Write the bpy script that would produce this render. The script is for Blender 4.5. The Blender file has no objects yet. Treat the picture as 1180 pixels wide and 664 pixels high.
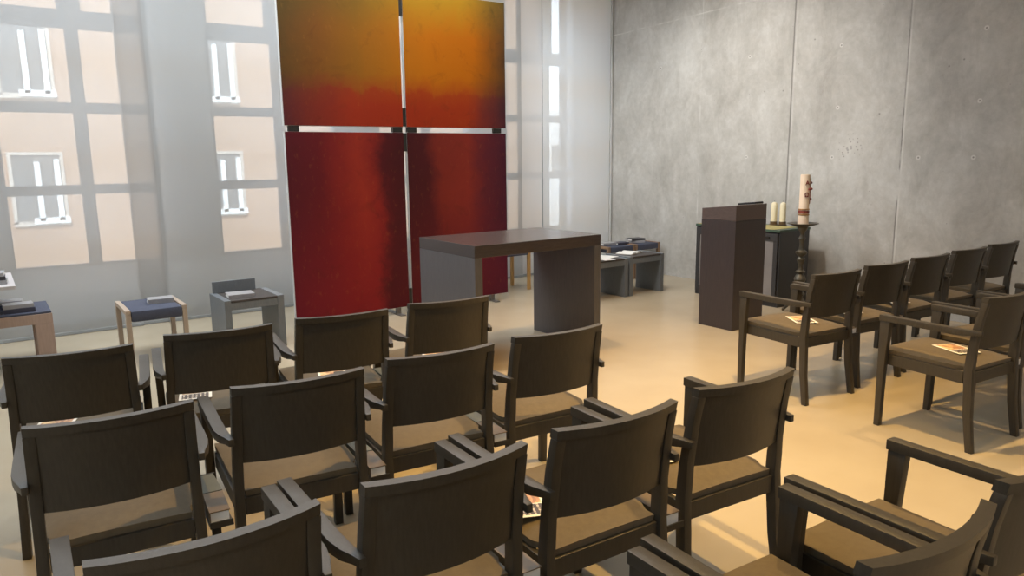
import bpy, bmesh, math, random
from mathutils import Vector, Matrix
random.seed(7)
scene = bpy.context.scene
col = scene.collection

# ------------------------------------------------------------------ materials
def new_mat(name):
    m = bpy.data.materials.new(name); m.use_nodes = True
    nt = m.node_tree; nt.nodes.clear()
    out = nt.nodes.new('ShaderNodeOutputMaterial')
    return m, nt, out

def N(nt, t, **kw):
    n = nt.nodes.new(t)
    for k, v in kw.items(): setattr(n, k, v)
    return n

def L(nt, a, b): nt.links.new(a, b)

def rgba(c): return (c[0], c[1], c[2], 1.0)

def ramp(nt, stops, fac=None, interp='LINEAR'):
    r = N(nt, 'ShaderNodeValToRGB'); r.color_ramp.interpolation = interp
    e = r.color_ramp.elements
    # elements re-sort when moved: take the two defaults as first and last stop, insert the rest where they belong
    e[0].position = stops[0][0]; e[0].color = rgba(stops[0][1])
    e[1].position = stops[-1][0]; e[1].color = rgba(stops[-1][1])
    for p, c in stops[1:-1]:
        n = e.new(p); n.color = rgba(c)
    if fac is not None: L(nt, fac, r.inputs[0])
    return r

def math_n(nt, op, a, b=None, clamp=False):
    n = N(nt, 'ShaderNodeMath', operation=op); n.use_clamp = clamp
    for i, v in enumerate((a, b)):
        if v is None: continue
        if isinstance(v, (int, float)): n.inputs[i].default_value = v
        else: L(nt, v, n.inputs[i])
    return n.outputs[0]

def mix_rgb(nt, fac, a, b, mode='MIX'):
    n = N(nt, 'ShaderNodeMix', data_type='RGBA', blend_type=mode)
    ins = [n.inputs[0], n.inputs[6], n.inputs[7]]
    for s, v in zip(ins, (fac, a, b)):
        if isinstance(v, (int, float)): s.default_value = v
        elif isinstance(v, tuple): s.default_value = rgba(v)
        else: L(nt, v, s)
    return n.outputs[2]

def noise(nt, coord, scale, detail=4, rough=0.55, stretch=None, distort=0.0):
    if stretch:
        mp = N(nt, 'ShaderNodeMapping'); mp.inputs['Scale'].default_value = stretch
        L(nt, coord, mp.inputs[0]); coord = mp.outputs[0]
    n = N(nt, 'ShaderNodeTexNoise')
    n.inputs['Scale'].default_value = scale; n.inputs['Detail'].default_value = detail
    n.inputs['Roughness'].default_value = rough; n.inputs['Distortion'].default_value = distort
    L(nt, coord, n.inputs['Vector'])
    return n.outputs['Fac']

def surface(name, c1, c2=None, scale=6, rough=0.5, stretch=None, bump=0.0, bscale=40, spec=0.5, metal=0.0, coat=0.0, sheen=0.0):
    """Principled with a two-tone procedural noise and optional bump, in object space"""
    m, nt, out = new_mat(name)
    b = N(nt, 'ShaderNodeBsdfPrincipled'); L(nt, b.outputs[0], out.inputs[0])
    tc = N(nt, 'ShaderNodeTexCoord')
    c2 = c2 or tuple(x * 0.8 for x in c1)
    f = noise(nt, tc.outputs['Object'], scale, 5, 0.6, stretch)
    r = ramp(nt, [(0.3, c2), (0.7, c1)], f)
    L(nt, r.outputs[0], b.inputs['Base Color'])
    b.inputs['Roughness'].default_value = rough
    b.inputs['Metallic'].default_value = metal
    b.inputs['Specular IOR Level'].default_value = spec
    if coat: b.inputs['Coat Weight'].default_value = coat
    if sheen: b.inputs['Sheen Weight'].default_value = sheen
    if bump:
        bp = N(nt, 'ShaderNodeBump'); bp.inputs['Strength'].default_value = bump; bp.inputs['Distance'].default_value = 0.003
        L(nt, noise(nt, tc.outputs['Object'], bscale, 4, 0.6, stretch), bp.inputs['Height'])
        L(nt, bp.outputs[0], b.inputs['Normal'])
    return m

M = {}
M['chair_wood'] = surface('wenge chair wood', (0.049, 0.041, 0.030), (0.035, 0.029, 0.021), 9, 0.42, (12, 12, 1.2), 0.15, 60, 0.4)
M['seat'] = surface('brown seat cloth', (0.125, 0.094, 0.054), (0.102, 0.076, 0.044), 40, 0.75, None, 0.25, 260, 0.25, sheen=0.1)
M['altar'] = surface('stained altar oak', (0.066, 0.053, 0.051), (0.048, 0.039, 0.039), 7, 0.24, (2, 22, 22), 0.1, 40, 0.5)
M['altar_side'] = surface('stained altar oak upright toned by reflection', (0.105, 0.098, 0.102), (0.078, 0.074, 0.079), 7, 0.36, (22, 22, 1.5), 0.1, 40, 0.5)  # paler and bluer than the top: the blinds' reflection put into the colour
M['lectern'] = surface('lectern oak', (0.056, 0.044, 0.044), (0.040, 0.032, 0.034), 7, 0.42, (22, 22, 1.5), 0.1, 40, 0.5)
M['lectern_top'] = surface('lectern head oak', (0.115, 0.085, 0.078), (0.085, 0.064, 0.060), 7, 0.40, (22, 3, 22), 0.1, 40, 0.5)
M['bench'] = surface('black stained bench', (0.165, 0.180, 0.195), (0.130, 0.142, 0.155), 8, 0.40, (20, 20, 2), 0.05, 40, 0.5)
M['bench_pad'] = surface('dark bench pad', (0.062, 0.050, 0.045), (0.046, 0.038, 0.034), 30, 0.7)
M['beech'] = surface('beech wood', (0.44, 0.34, 0.26), (0.37, 0.285, 0.215), 6, 0.45, (18, 18, 1.5))
M['pale_oak'] = surface('pale oak', (0.42, 0.30, 0.24), (0.36, 0.25, 0.20), 6, 0.5, (18, 18, 1.5))
M['oak_dark'] = surface('tanned oak', (0.26, 0.165, 0.10), (0.21, 0.13, 0.08), 6, 0.5, (18, 18, 1.5))
M['honey'] = surface('honey wood', (0.62, 0.36, 0.13), (0.52, 0.30, 0.11), 6, 0.45, (18, 18, 1.5))
M['navy'] = surface('navy cushion', (0.066, 0.072, 0.108), (0.052, 0.058, 0.088), 60, 0.8, None, 0.2, 300)
M['cab'] = surface('cabinet dark laminate', (0.040, 0.038, 0.038), (0.030, 0.029, 0.030), 8, 0.42, (16, 16, 2))
M['cab_panel'] = surface('cabinet grey panel', (0.22, 0.20, 0.19), (0.17, 0.155, 0.15), 4, 0.35)
M['cab_top'] = surface('olive cloth', (0.40, 0.34, 0.14), (0.33, 0.28, 0.11), 40, 0.8)
M['green_edge'] = surface('green edge', (0.05, 0.09, 0.06), (0.04, 0.07, 0.05), 20, 0.5)
M['wax'] = surface('ivory wax', (0.80, 0.72, 0.52), (0.76, 0.67, 0.46), 10, 0.45)
M['wax_pink'] = surface('cream wax', (0.78, 0.64, 0.50), (0.74, 0.59, 0.45), 10, 0.45)
M['red_wax'] = surface('dark red wax', (0.26, 0.055, 0.035), (0.20, 0.04, 0.03), 30, 0.5)
M['gold'] = surface('gold trim', (0.45, 0.27, 0.10), (0.36, 0.20, 0.08), 30, 0.4, metal=0.5)
M['bronze'] = surface('aged bronze', (0.13, 0.115, 0.085), (0.075, 0.066, 0.05), 24, 0.42, None, 0.3, 60, 0.5, metal=0.55)
M['brass'] = surface('brown brass', (0.16, 0.10, 0.05), (0.11, 0.07, 0.035), 30, 0.4, metal=0.4)
M['black'] = surface('black', (0.012, 0.012, 0.013), (0.009, 0.009, 0.010), 20, 0.5)
M['steel'] = surface('painted steel', (0.22, 0.21, 0.20), (0.18, 0.17, 0.16), 10, 0.4, metal=0.6)
M['dark_steel'] = surface('dark steel', (0.05, 0.045, 0.038), (0.035, 0.032, 0.028), 10, 0.4, metal=0.5)
M['alu'] = surface('aluminium edge', (0.62, 0.62, 0.60), (0.55, 0.55, 0.54), 10, 0.4)
M['paper'] = surface('paper', (0.80, 0.78, 0.74), (0.76, 0.74, 0.70), 10, 0.7)
M['cover_dark'] = surface('dark book cover', (0.050, 0.045, 0.050), (0.038, 0.035, 0.040), 20, 0.45)
M['cover_brown'] = surface('brown book cover', (0.13, 0.09, 0.05), (0.10, 0.07, 0.04), 20, 0.45)
M['cover_green'] = surface('green grey book cover', (0.10, 0.10, 0.075), (0.08, 0.08, 0.06), 20, 0.45)
M['cover_grey'] = surface('grey book cover', (0.34, 0.33, 0.33), (0.28, 0.27, 0.28), 20, 0.45)
M['cover_navy'] = surface('navy book cover', (0.055, 0.055, 0.085), (0.045, 0.045, 0.07), 20, 0.45)
M['plaster'] = surface('white plaster', (0.62, 0.61, 0.59), (0.56, 0.55, 0.53), 3, 0.85)
M['ceiling'] = surface('ceiling plaster', (0.42, 0.41, 0.40), (0.38, 0.37, 0.36), 3, 0.9)
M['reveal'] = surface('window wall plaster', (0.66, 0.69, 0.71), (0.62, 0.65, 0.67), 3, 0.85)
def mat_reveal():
    m, nt, out = new_mat('window wall plaster painted lit below sill')
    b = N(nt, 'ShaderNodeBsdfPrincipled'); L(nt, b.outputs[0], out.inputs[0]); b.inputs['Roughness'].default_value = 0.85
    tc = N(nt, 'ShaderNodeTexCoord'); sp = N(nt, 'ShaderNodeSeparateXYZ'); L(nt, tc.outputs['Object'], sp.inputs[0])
    r = ramp(nt, [(0.50, (0.84, 0.89, 0.95)), (0.56, (0.50, 0.525, 0.54))], sp.outputs[2])  # paler below the sill: light behind the lower blinds put into the colour
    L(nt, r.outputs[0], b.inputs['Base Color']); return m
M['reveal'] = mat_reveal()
M['frame'] = surface('grey window frame', (0.30, 0.315, 0.325), (0.27, 0.285, 0.295), 6, 0.5)
M['rail'] = surface('blind bottom bar', (0.30, 0.31, 0.31), (0.26, 0.27, 0.27), 10, 0.5)
M['white_lacquer'] = surface('white lacquer', (0.52, 0.48, 0.475), (0.48, 0.445, 0.44), 4, 0.5)
M['facade'] = surface('apricot render', (0.46, 0.30, 0.195), (0.42, 0.27, 0.175), 0.6, 0.9)
M['facade_pale'] = surface('pale render', (0.72, 0.70, 0.66), (0.66, 0.64, 0.60), 0.6, 0.9)
M['ext_white'] = surface('white window paint', (0.90, 0.89, 0.85), (0.87, 0.86, 0.82), 4, 0.6)
M['ext_frame'] = surface('cream window surround', (0.58, 0.50, 0.42), (0.54, 0.47, 0.39), 4, 0.7)
M['ext_pane'] = surface('grey shutter pane', (0.20, 0.185, 0.17), (0.17, 0.16, 0.15), 2, 0.5)
M['street'] = surface('street asphalt', (0.24, 0.235, 0.23), (0.19, 0.19, 0.19), 1.5, 0.9)

def mat_floor():
    m, nt, out = new_mat('polished screed floor')
    b = N(nt, 'ShaderNodeBsdfPrincipled'); L(nt, b.outputs[0], out.inputs[0])
    tc = N(nt, 'ShaderNodeTexCoord'); o = tc.outputs['Object']
    f1 = noise(nt, o, 0.7, 3, 0.45); f2 = noise(nt, o, 2.6, 3, 0.5)
    f = math_n(nt, 'ADD', math_n(nt, 'MULTIPLY', f1, 0.6), math_n(nt, 'MULTIPLY', f2, 0.4))
    r = ramp(nt, [(0.32, (0.385, 0.318, 0.222)), (0.5, (0.425, 0.355, 0.250)), (0.7, (0.465, 0.392, 0.280))], f)
    L(nt, r.outputs[0], b.inputs['Base Color'])
    b.inputs['Roughness'].default_value = 0.27
    b.inputs['Specular IOR Level'].default_value = 0.5
    return m

def mat_concrete():
    m, nt, out = new_mat('fair faced concrete')
    b = N(nt, 'ShaderNodeBsdfPrincipled'); L(nt, b.outputs[0], out.inputs[0])
    tc = N(nt, 'ShaderNodeTexCoord'); o = tc.outputs['Object']
    sp = N(nt, 'ShaderNodeSeparateXYZ'); L(nt, o, sp.inputs[0])
    y, z = sp.outputs[1], sp.outputs[2]
    f1 = noise(nt, o, 0.55, 5, 0.6, None, 0.6)
    f2 = noise(nt, o, 2.6, 8, 0.7, (1, 1, 0.6), 0.5)
    f3 = noise(nt, o, 14, 6, 0.7)
    f = math_n(nt, 'ADD', math_n(nt, 'ADD', math_n(nt, 'MULTIPLY', f1, 0.40), math_n(nt, 'MULTIPLY', f2, 0.42)), math_n(nt, 'MULTIPLY', f3, 0.18))
    r = ramp(nt, [(0.34, (0.31, 0.288, 0.258)), (0.5, (0.465, 0.445, 0.412)), (0.64, (0.63, 0.615, 0.585))], f)
    c = r.outputs[0]
    # formwork joints: thin dark/pale lines
    wob = math_n(nt, 'MULTIPLY', math_n(nt, 'SUBTRACT', noise(nt, o, 5, 3, 0.6), 0.5), 0.012)
    yy = math_n(nt, 'ADD', y, wob)
    brk = noise(nt, o, 3.2, 3, 0.6)
    def line(y0, w, colr, amount, broken=None):
        nonlocal c
        d = math_n(nt, 'ABSOLUTE', math_n(nt, 'SUBTRACT', yy, y0))
        k = math_n(nt, 'SUBTRACT', 1.0, math_n(nt, 'DIVIDE', d, w), True)
        k = math_n(nt, 'MULTIPLY', k, amount)
        if broken:
            k = math_n(nt, 'MULTIPLY', k, math_n(nt, 'MULTIPLY', math_n(nt, 'SUBTRACT', brk, broken), 6.0, True), True)
        c = mix_rgb(nt, k, c, colr)
    line(5.25, 0.014, (0.12, 0.11, 0.10), 0.9)
    line(5.225, 0.016, (0.70, 0.68, 0.65), 0.5, 0.42)
    line(3.95, 0.012, (0.11, 0.10, 0.09), 0.9, 0.40)
    line(3.935, 0.014, (0.72, 0.70, 0.66), 0.65, 0.36)
    line(6.57, 0.015, (0.70, 0.69, 0.67), 0.5, 0.45)
    line(2.64, 0.015, (0.64, 0.61, 0.57), 0.5, 0.42)
    # one slanting pale scratch line high up
    d = math_n(nt, 'ABSOLUTE', math_n(nt, 'SUBTRACT', math_n(nt, 'ADD', z, wob), math_n(nt, 'ADD', 3.385, math_n(nt, 'MULTIPLY', math_n(nt, 'SUBTRACT', 7.0, y), 0.036))))
    k = math_n(nt, 'MULTIPLY', math_n(nt, 'SUBTRACT', 1.0, math_n(nt, 'DIVIDE', d, 0.012), True), math_n(nt, 'MULTIPLY', math_n(nt, 'SUBTRACT', brk, 0.42), 5.0, True), True)
    c = mix_rgb(nt, math_n(nt, 'MULTIPLY', k, 0.7), c, (0.76, 0.74, 0.70))
    # tie holes
    holes = [(7.27, 2.80), (5.84, 2.79), (4.67, 2.78), (4.67, 2.13), (5.83, 1.61), (3.25, 2.76), (3.25, 2.11), (3.26, 1.59),
             (3.77, 1.59), (4.70, 1.60), (4.99, 2.88), (4.20, 2.04), (5.61, 2.37), (5.36, 2.36), (3.55, 2.45), (3.42, 2.5)]
    for i, (hy, hz) in enumerate(holes):
        dd = N(nt, 'ShaderNodeVectorMath', operation='DISTANCE')
        cx = N(nt, 'ShaderNodeCombineXYZ'); L(nt, y, cx.inputs[1]); L(nt, z, cx.inputs[2])
        L(nt, cx.outputs[0], dd.inputs[0]); dd.inputs[1].default_value = (0, hy, hz)
        big = i < 10
        rad = 0.026 if big else 0.013
        k = math_n(nt, 'MULTIPLY', math_n(nt, 'SUBTRACT', rad, dd.outputs['Value']), 90.0, True)
        c = mix_rgb(nt, math_n(nt, 'MULTIPLY', k, 0.7), c, (0.72, 0.70, 0.66) if big else (0.10, 0.09, 0.08))
        if big:
            k2 = math_n(nt, 'MULTIPLY', math_n(nt, 'SUBTRACT', rad * 0.5, dd.outputs['Value']), 120.0, True)
            c = mix_rgb(nt, math_n(nt, 'MULTIPLY', k2, 0.8), c, (0.12, 0.11, 0.10))
    # small voids, denser in one honeycombed patch
    v = N(nt, 'ShaderNodeTexVoronoi'); v.inputs['Scale'].default_value = 26; L(nt, o, v.inputs['Vector'])
    dd = N(nt, 'ShaderNodeVectorMath', operation='DISTANCE')
    cx = N(nt, 'ShaderNodeCombineXYZ'); L(nt, y, cx.inputs[1]); L(nt, z, cx.inputs[2])
    L(nt, cx.outputs[0], dd.inputs[0]); dd.inputs[1].default_value = (0, 4.50, 1.70)
    patch = math_n(nt, 'SUBTRACT', 1.0, math_n(nt, 'DIVIDE', dd.outputs['Value'], 0.24), True)
    vn = noise(nt, o, 7, 2, 0.5)
    thr = math_n(nt, 'ADD', math_n(nt, 'MULTIPLY', patch, 0.42), math_n(nt, 'MULTIPLY', math_n(nt, 'SUBTRACT', vn, 0.55), 1.0, True))
    k = math_n(nt, 'MULTIPLY', math_n(nt, 'SUBTRACT', thr, v.outputs['Distance']), 14.0, True)
    c = mix_rgb(nt, math_n(nt, 'MULTIPLY', k, 0.75), c, (0.17, 0.155, 0.14))
    c = mix_rgb(nt, math_n(nt, 'MULTIPLY', patch, 0.35), c, (0.66, 0.63, 0.59))
    L(nt, c, b.inputs['Base Color'])
    b.inputs['Roughness'].default_value = 0.52
    bp = N(nt, 'ShaderNodeBump'); bp.inputs['Strength'].default_value = 0.12; bp.inputs['Distance'].default_value = 0.01
    L(nt, f, bp.inputs['Height']); L(nt, bp.outputs[0], b.inputs['Normal'])
    return m

def mat_blind(name='white screen fabric', stops=None, tlc=(0.62, 0.61, 0.59), dfc=(0.72, 0.73, 0.735), fwd=0.72):
    """see-through woven screen: part open weave, part light-scattering yarn; denser at a slant"""
    m, nt, out = new_mat(name)
    lw = N(nt, 'ShaderNodeLayerWeight'); lw.inputs['Blend'].default_value = 0.5
    tc = N(nt, 'ShaderNodeTexCoord')
    fold = noise(nt, tc.outputs['Object'], 1.2, 2, 0.5, (1.0, 1.0, 0.25))
    op = ramp(nt, stops or [(0.0, (0.775,) * 3), (0.10, (0.80,) * 3), (0.24, (0.88,) * 3), (0.40, (0.95,) * 3)], lw.outputs['Facing'])
    opac = math_n(nt, 'ADD', op.outputs[0], math_n(nt, 'MULTIPLY', math_n(nt, 'SUBTRACT', fold, 0.5), 0.08), True)
    tr = N(nt, 'ShaderNodeBsdfTransparent')
    df = N(nt, 'ShaderNodeBsdfDiffuse'); df.inputs['Color'].default_value = (*dfc, 1)
    tl = N(nt, 'ShaderNodeBsdfTranslucent'); tl.inputs['Color'].default_value = (*tlc, 1)
    mx = N(nt, 'ShaderNodeMixShader'); mx.inputs[0].default_value = fwd
    L(nt, df.outputs[0], mx.inputs[1]); L(nt, tl.outputs[0], mx.inputs[2])
    m2 = N(nt, 'ShaderNodeMixShader'); L(nt, opac, m2.inputs[0])
    L(nt, tr.outputs[0], m2.inputs[1]); L(nt, mx.outputs[0], m2.inputs[2])
    L(nt, m2.outputs[0], out.inputs[0])
    return m

def mat_glass():
    m, nt, out = new_mat('window glass')
    tr = N(nt, 'ShaderNodeBsdfTransparent'); tr.inputs['Color'].default_value = (0.94, 0.96, 0.95, 1)
    gl = N(nt, 'ShaderNodeBsdfGlossy'); gl.inputs['Roughness'].default_value = 0.03
    fr = N(nt, 'ShaderNodeFresnel'); fr.inputs['IOR'].default_value = 1.45
    mx = N(nt, 'ShaderNodeMixShader'); L(nt, fr.outputs[0], mx.inputs[0])
    L(nt, tr.outputs[0], mx.inputs[1]); L(nt, gl.outputs[0], mx.inputs[2]); L(nt, mx.outputs[0], out.inputs[0])
    return m

PX0, PX1, PZ0, PZ1 = 2.42, 4.95, 0.08, 3.31      # painting extents
def mat_painting():
    m, nt, out = new_mat('abstract oil painting')
    b = N(nt, 'ShaderNodeBsdfPrincipled'); L(nt, b.outputs[0], out.inputs[0])
    tc = N(nt, 'ShaderNodeTexCoord'); o = tc.outputs['Object']
    sp = N(nt, 'ShaderNodeSeparateXYZ'); L(nt, o, sp.inputs[0])
    W = PX1 - PX0; H = PZ1 - PZ0
    n1 = noise(nt, o, 1.6, 5, 0.6, None, 0.4); n2 = noise(nt, o, 5, 8, 0.7, None, 0.8)
    n3 = noise(nt, o, 22, 6, 0.7, (1, 1, 0.5))
    wob = math_n(nt, 'ADD', math_n(nt, 'MULTIPLY', math_n(nt, 'SUBTRACT', n1, 0.5), 0.13), math_n(nt, 'MULTIPLY', math_n(nt, 'SUBTRACT', n2, 0.5), 0.075))
    u = math_n(nt, 'ADD', math_n(nt, 'DIVIDE', sp.outputs[0], W), wob)
    v = math_n(nt, 'ADD', math_n(nt, 'DIVIDE', math_n(nt, 'SUBTRACT', sp.outputs[2], PZ0), H), math_n(nt, 'MULTIPLY', wob, 0.8))
    # upper field: ochre and orange across, olive towards the top and sides
    upper = ramp(nt, [(0.0, (0.085, 0.044, 0.012)), (0.13, (0.16, 0.058, 0.010)), (0.30, (0.23, 0.086, 0.008)), (0.46, (0.34, 0.108, 0.005)), (0.60, (0.42, 0.118, 0.003)),
                      (0.82, (0.43, 0.112, 0.003)), (0.92, (0.22, 0.070, 0.008)), (1.0, (0.095, 0.045, 0.016))], u)
    top = ramp(nt, [(0.0, (0.060, 0.044, 0.010)), (0.30, (0.12, 0.075, 0.010)), (0.55, (0.33, 0.170, 0.008)), (0.78, (0.36, 0.185, 0.010)), (1.0, (0.090, 0.058, 0.016))], u)
    ktop = ramp(nt, [(0.86, (0, 0, 0)), (1.0, (1, 1, 1))], v)
    cu = mix_rgb(nt, ktop.outputs[0], upper.outputs[0], top.outputs[0])
    # red horizon band
    band = ramp(nt, [(0.0, (0.085, 0.018, 0.020)), (0.10, (0.16, 0.022, 0.014)), (0.28, (0.28, 0.026, 0.009)), (0.50, (0.29, 0.026, 0.007)), (0.80, (0.32, 0.034, 0.008)),
                       (0.90, (0.17, 0.026, 0.020)), (1.0, (0.065, 0.020, 0.026))], u)
    kb = ramp(nt, [(0.640, (1, 1, 1)), (0.685, (0.86, 0.86, 0.86)), (0.70, (0.45, 0.45, 0.45)), (0.745, (0.0, 0.0, 0.0))], v)
    c = mix_rgb(nt, kb.outputs[0], cu, band.outputs[0])
    # lower field: vertical veils of reds
    low = ramp(nt, [(0.0, (0.085, 0.011, 0.015)), (0.13, (0.115, 0.011, 0.013)), (0.22, (0.20, 0.017, 0.013)), (0.30, (0.27, 0.026, 0.014)), (0.35, (0.22, 0.019, 0.013)), (0.40, (0.075, 0.010, 0.011)),
                      (0.50, (0.055, 0.010, 0.011)), (0.60, (0.070, 0.011, 0.012)), (0.66, (0.18, 0.022, 0.014)), (0.80, (0.23, 0.027, 0.017)), (0.90, (0.12, 0.018, 0.024)), (1.0, (0.075, 0.016, 0.028))], u)
    lowb = ramp(nt, [(0.0, (0.14, 0.011, 0.018)), (0.25, (0.20, 0.013, 0.014)), (0.36, (0.22, 0.015, 0.015)), (0.43, (0.08, 0.010, 0.012)), (0.7, (0.12, 0.012, 0.016)), (1.0, (0.105, 0.014, 0.028))], u)
    kl = ramp(nt, [(0.05, (1, 1, 1)), (0.38, (0, 0, 0))], v)
    cl = mix_rgb(nt, kl.outputs[0], low.outputs[0], lowb.outputs[0])
    kk = math_n(nt, 'LESS_THAN', sp.outputs[2], 1.935)
    c = mix_rgb(nt, kk, c, cl)
    # dry-brush flecks
    dry = math_n(nt, 'MULTIPLY', math_n(nt, 'MULTIPLY', math_n(nt, 'SUBTRACT', n3, 0.58), 4.0, True), 0.5)
    c = mix_rgb(nt, dry, c, mix_rgb(nt, 0.5, c, (0.42, 0.17, 0.03)))
    dk = math_n(nt, 'MULTIPLY', math_n(nt, 'MULTIPLY', math_n(nt, 'SUBTRACT', n2, 0.55), 4.0, True), 0.42)
    c = mix_rgb(nt, dk, c, (0.04, 0.012, 0.008))
    L(nt, c, b.inputs['Base Color'])
    b.inputs['Roughness'].default_value = 0.55
    b.inputs['Specular IOR Level'].default_value = 0.12
    bp = N(nt, 'ShaderNodeBump'); bp.inputs['Strength'].default_value = 0.2; bp.inputs['Distance'].default_value = 0.004
    L(nt, n3, bp.inputs['Height']); L(nt, bp.outputs[0], b.inputs['Normal'])
    return m

def mat_photo():
    m, nt, out = new_mat('printed photo in browns')
    b = N(nt, 'ShaderNodeBsdfPrincipled'); L(nt, b.outputs[0], out.inputs[0])
    tc = N(nt, 'ShaderNodeTexCoord')
    f = noise(nt, tc.outputs['Object'], 22, 4, 0.6, (1, 0.7, 1), 0.8)
    r = ramp(nt, [(0.30, (0.10, 0.045, 0.03)), (0.45, (0.42, 0.20, 0.10)), (0.55, (0.68, 0.45, 0.20)), (0.72, (0.80, 0.68, 0.45))], f)
    L(nt, r.outputs[0], b.inputs['Base Color']); b.inputs['Roughness'].default_value = 0.45
    return m

def mat_textblock():
    m, nt, out = new_mat('dark caption block with pale lines')
    b = N(nt, 'ShaderNodeBsdfPrincipled'); L(nt, b.outputs[0], out.inputs[0])
    tc = N(nt, 'ShaderNodeTexCoord'); sp = N(nt, 'ShaderNodeSeparateXYZ'); L(nt, tc.outputs['Object'], sp.inputs[0])
    w = math_n(nt, 'SINE', math_n(nt, 'MULTIPLY', sp.outputs[0], 330.0))
    f = noise(nt, tc.outputs['Object'], 160, 2, 0.5, (0.4, 1, 1))
    k = math_n(nt, 'MULTIPLY', math_n(nt, 'GREATER_THAN', w, 0.35), math_n(nt, 'GREATER_THAN', f, 0.46))
    c = mix_rgb(nt, k, (0.05, 0.03, 0.025), (0.62, 0.55, 0.44))
    L(nt, c, b.inputs['Base Color']); b.inputs['Roughness'].default_value = 0.45
    return m

M['floor'] = mat_floor(); M['concrete'] = mat_concrete(); M['blind'] = mat_blind(); M['blind_dense'] = mat_blind('dense screen fabric', [(0.0, (0.955,) * 3), (0.4, (0.98,) * 3)], (0.47, 0.455, 0.43), (0.6, 0.6, 0.6)); M['blind_dense_painted_lit'] = mat_blind('dense screen fabric toned as lit', [(0.0, (0.94,) * 3), (0.4, (0.97,) * 3)], (0.85, 0.83, 0.81), (0.85, 0.85, 0.84), 0.6); M['blind_painted_lit'] = mat_blind('screen fabric toned as daylit', None, (0.985, 0.995, 0.99), (0.93, 0.95, 0.94), 0.6); M['glass'] = mat_glass()  # the two brighter fabrics are lit copies, daylight put into their colour
M['painting'] = mat_painting(); M['photo'] = mat_photo(); M['textblock'] = mat_textblock()

# ------------------------------------------------------------------ mesh helpers
def bx(bm, x0, x1, y0, y1, z0, z1, bev=0.0):
    vs = [bm.verts.new((x, y, z)) for z in (z0, z1) for (x, y) in ((x0, y0), (x1, y0), (x1, y1), (x0, y1))]
    fs = [bm.faces.new([vs[i] for i in f]) for f in ((3, 2, 1, 0), (4, 5, 6, 7), (0, 1, 5, 4), (1, 2, 6, 5), (2, 3, 7, 6), (3, 0, 4, 7))]
    if bev:
        es = set(e for f in fs for e in f.edges)
        bmesh.ops.bevel(bm, geom=list(es), offset=bev, segments=2, profile=0.6, affect='EDGES')
    return vs

def loft(bm, rings, closed_ring=True, cap=True, bev=0.0):
    """rings: list of lists of points with equal counts"""
    vr = [[bm.verts.new(p) for p in r] for r in rings]
    n = len(vr[0]); fs = []
    for a, b in zip(vr, vr[1:]):
        for i in range(n if closed_ring else n - 1):
            j = (i + 1) % n
            fs.append(bm.faces.new((a[i], a[j], b[j], b[i])))
    if cap:
        fs.append(bm.faces.new(list(reversed(vr[0])))); fs.append(bm.faces.new(vr[-1]))
    bmesh.ops.recalc_face_normals(bm, faces=fs)
    if bev:
        # bevel only the long edges and caps that are sharp
        es = [e for f in fs for e in f.edges]
        es = [e for e in set(es) if len(e.link_faces) == 2 and e.calc_face_angle(0) > 0.6]
        bmesh.ops.bevel(bm, geom=es, offset=bev, segments=2, profile=0.6, affect='EDGES')
    return vr

def lathe(bm, prof, seg=24, cx=0, cy=0, cap=True):
    rings = [[(cx + r * math.cos(2 * math.pi * i / seg), cy + r * math.sin(2 * math.pi * i / seg), z) for i in range(seg)] for r, z in prof]
    return loft(bm, rings, True, cap)

def sphere(bm, c, r, seg=10):
    bmesh.ops.create_uvsphere(bm, u_segments=seg, v_segments=seg // 2 + 1, radius=r, matrix=Matrix.Translation(c))

def mk(name, bm, mat, parent=None, loc=None, smooth=False):
    me = bpy.data.meshes.new(name); bm.to_mesh(me); bm.free()
    me.materials.append(mat)
    if smooth:
        for p in me.polygons: p.use_smooth = True
        try: me.set_sharp_from_angle(angle=math.radians(38))
        except Exception: pass
    o = bpy.data.objects.new(name, me); col.objects.link(o)
    if parent is not None: o.parent = parent
    if loc is not None: o.location = loc
    return o

def tag(o, label=None, cat=None, group=None, kind=None):
    if label: o['label'] = label
    if cat: o['category'] = cat
    if group: o['group'] = group
    if kind: o['kind'] = kind
    return o

def empty(name, loc=(0, 0, 0), rz=0.0):
    o = bpy.data.objects.new(name, None); col.objects.link(o)
    o.location = loc; o.rotation_euler = (0, 0, rz); o.empty_display_size = 0.1
    return o

def kids(o): return [c for c in bpy.data.objects if c.parent == o]

def copy_tree(o, parent=None):
    c = o.copy(); col.objects.link(c)
    if parent is not None: c.parent = parent
    for ch in kids(o): copy_tree(ch, c)
    return c

def box_part(name, mat, parent, *b, bev=0.003, smooth=False):
    bm = bmesh.new(); bx(bm, *b, bev=bev); return mk(name, bm, mat, parent, smooth=smooth)

def struct(name, bm, mat, parent=None):
    o = mk(name, bm, mat, parent)
    if parent is None: o['kind'] = 'structure'
    return o

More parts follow.
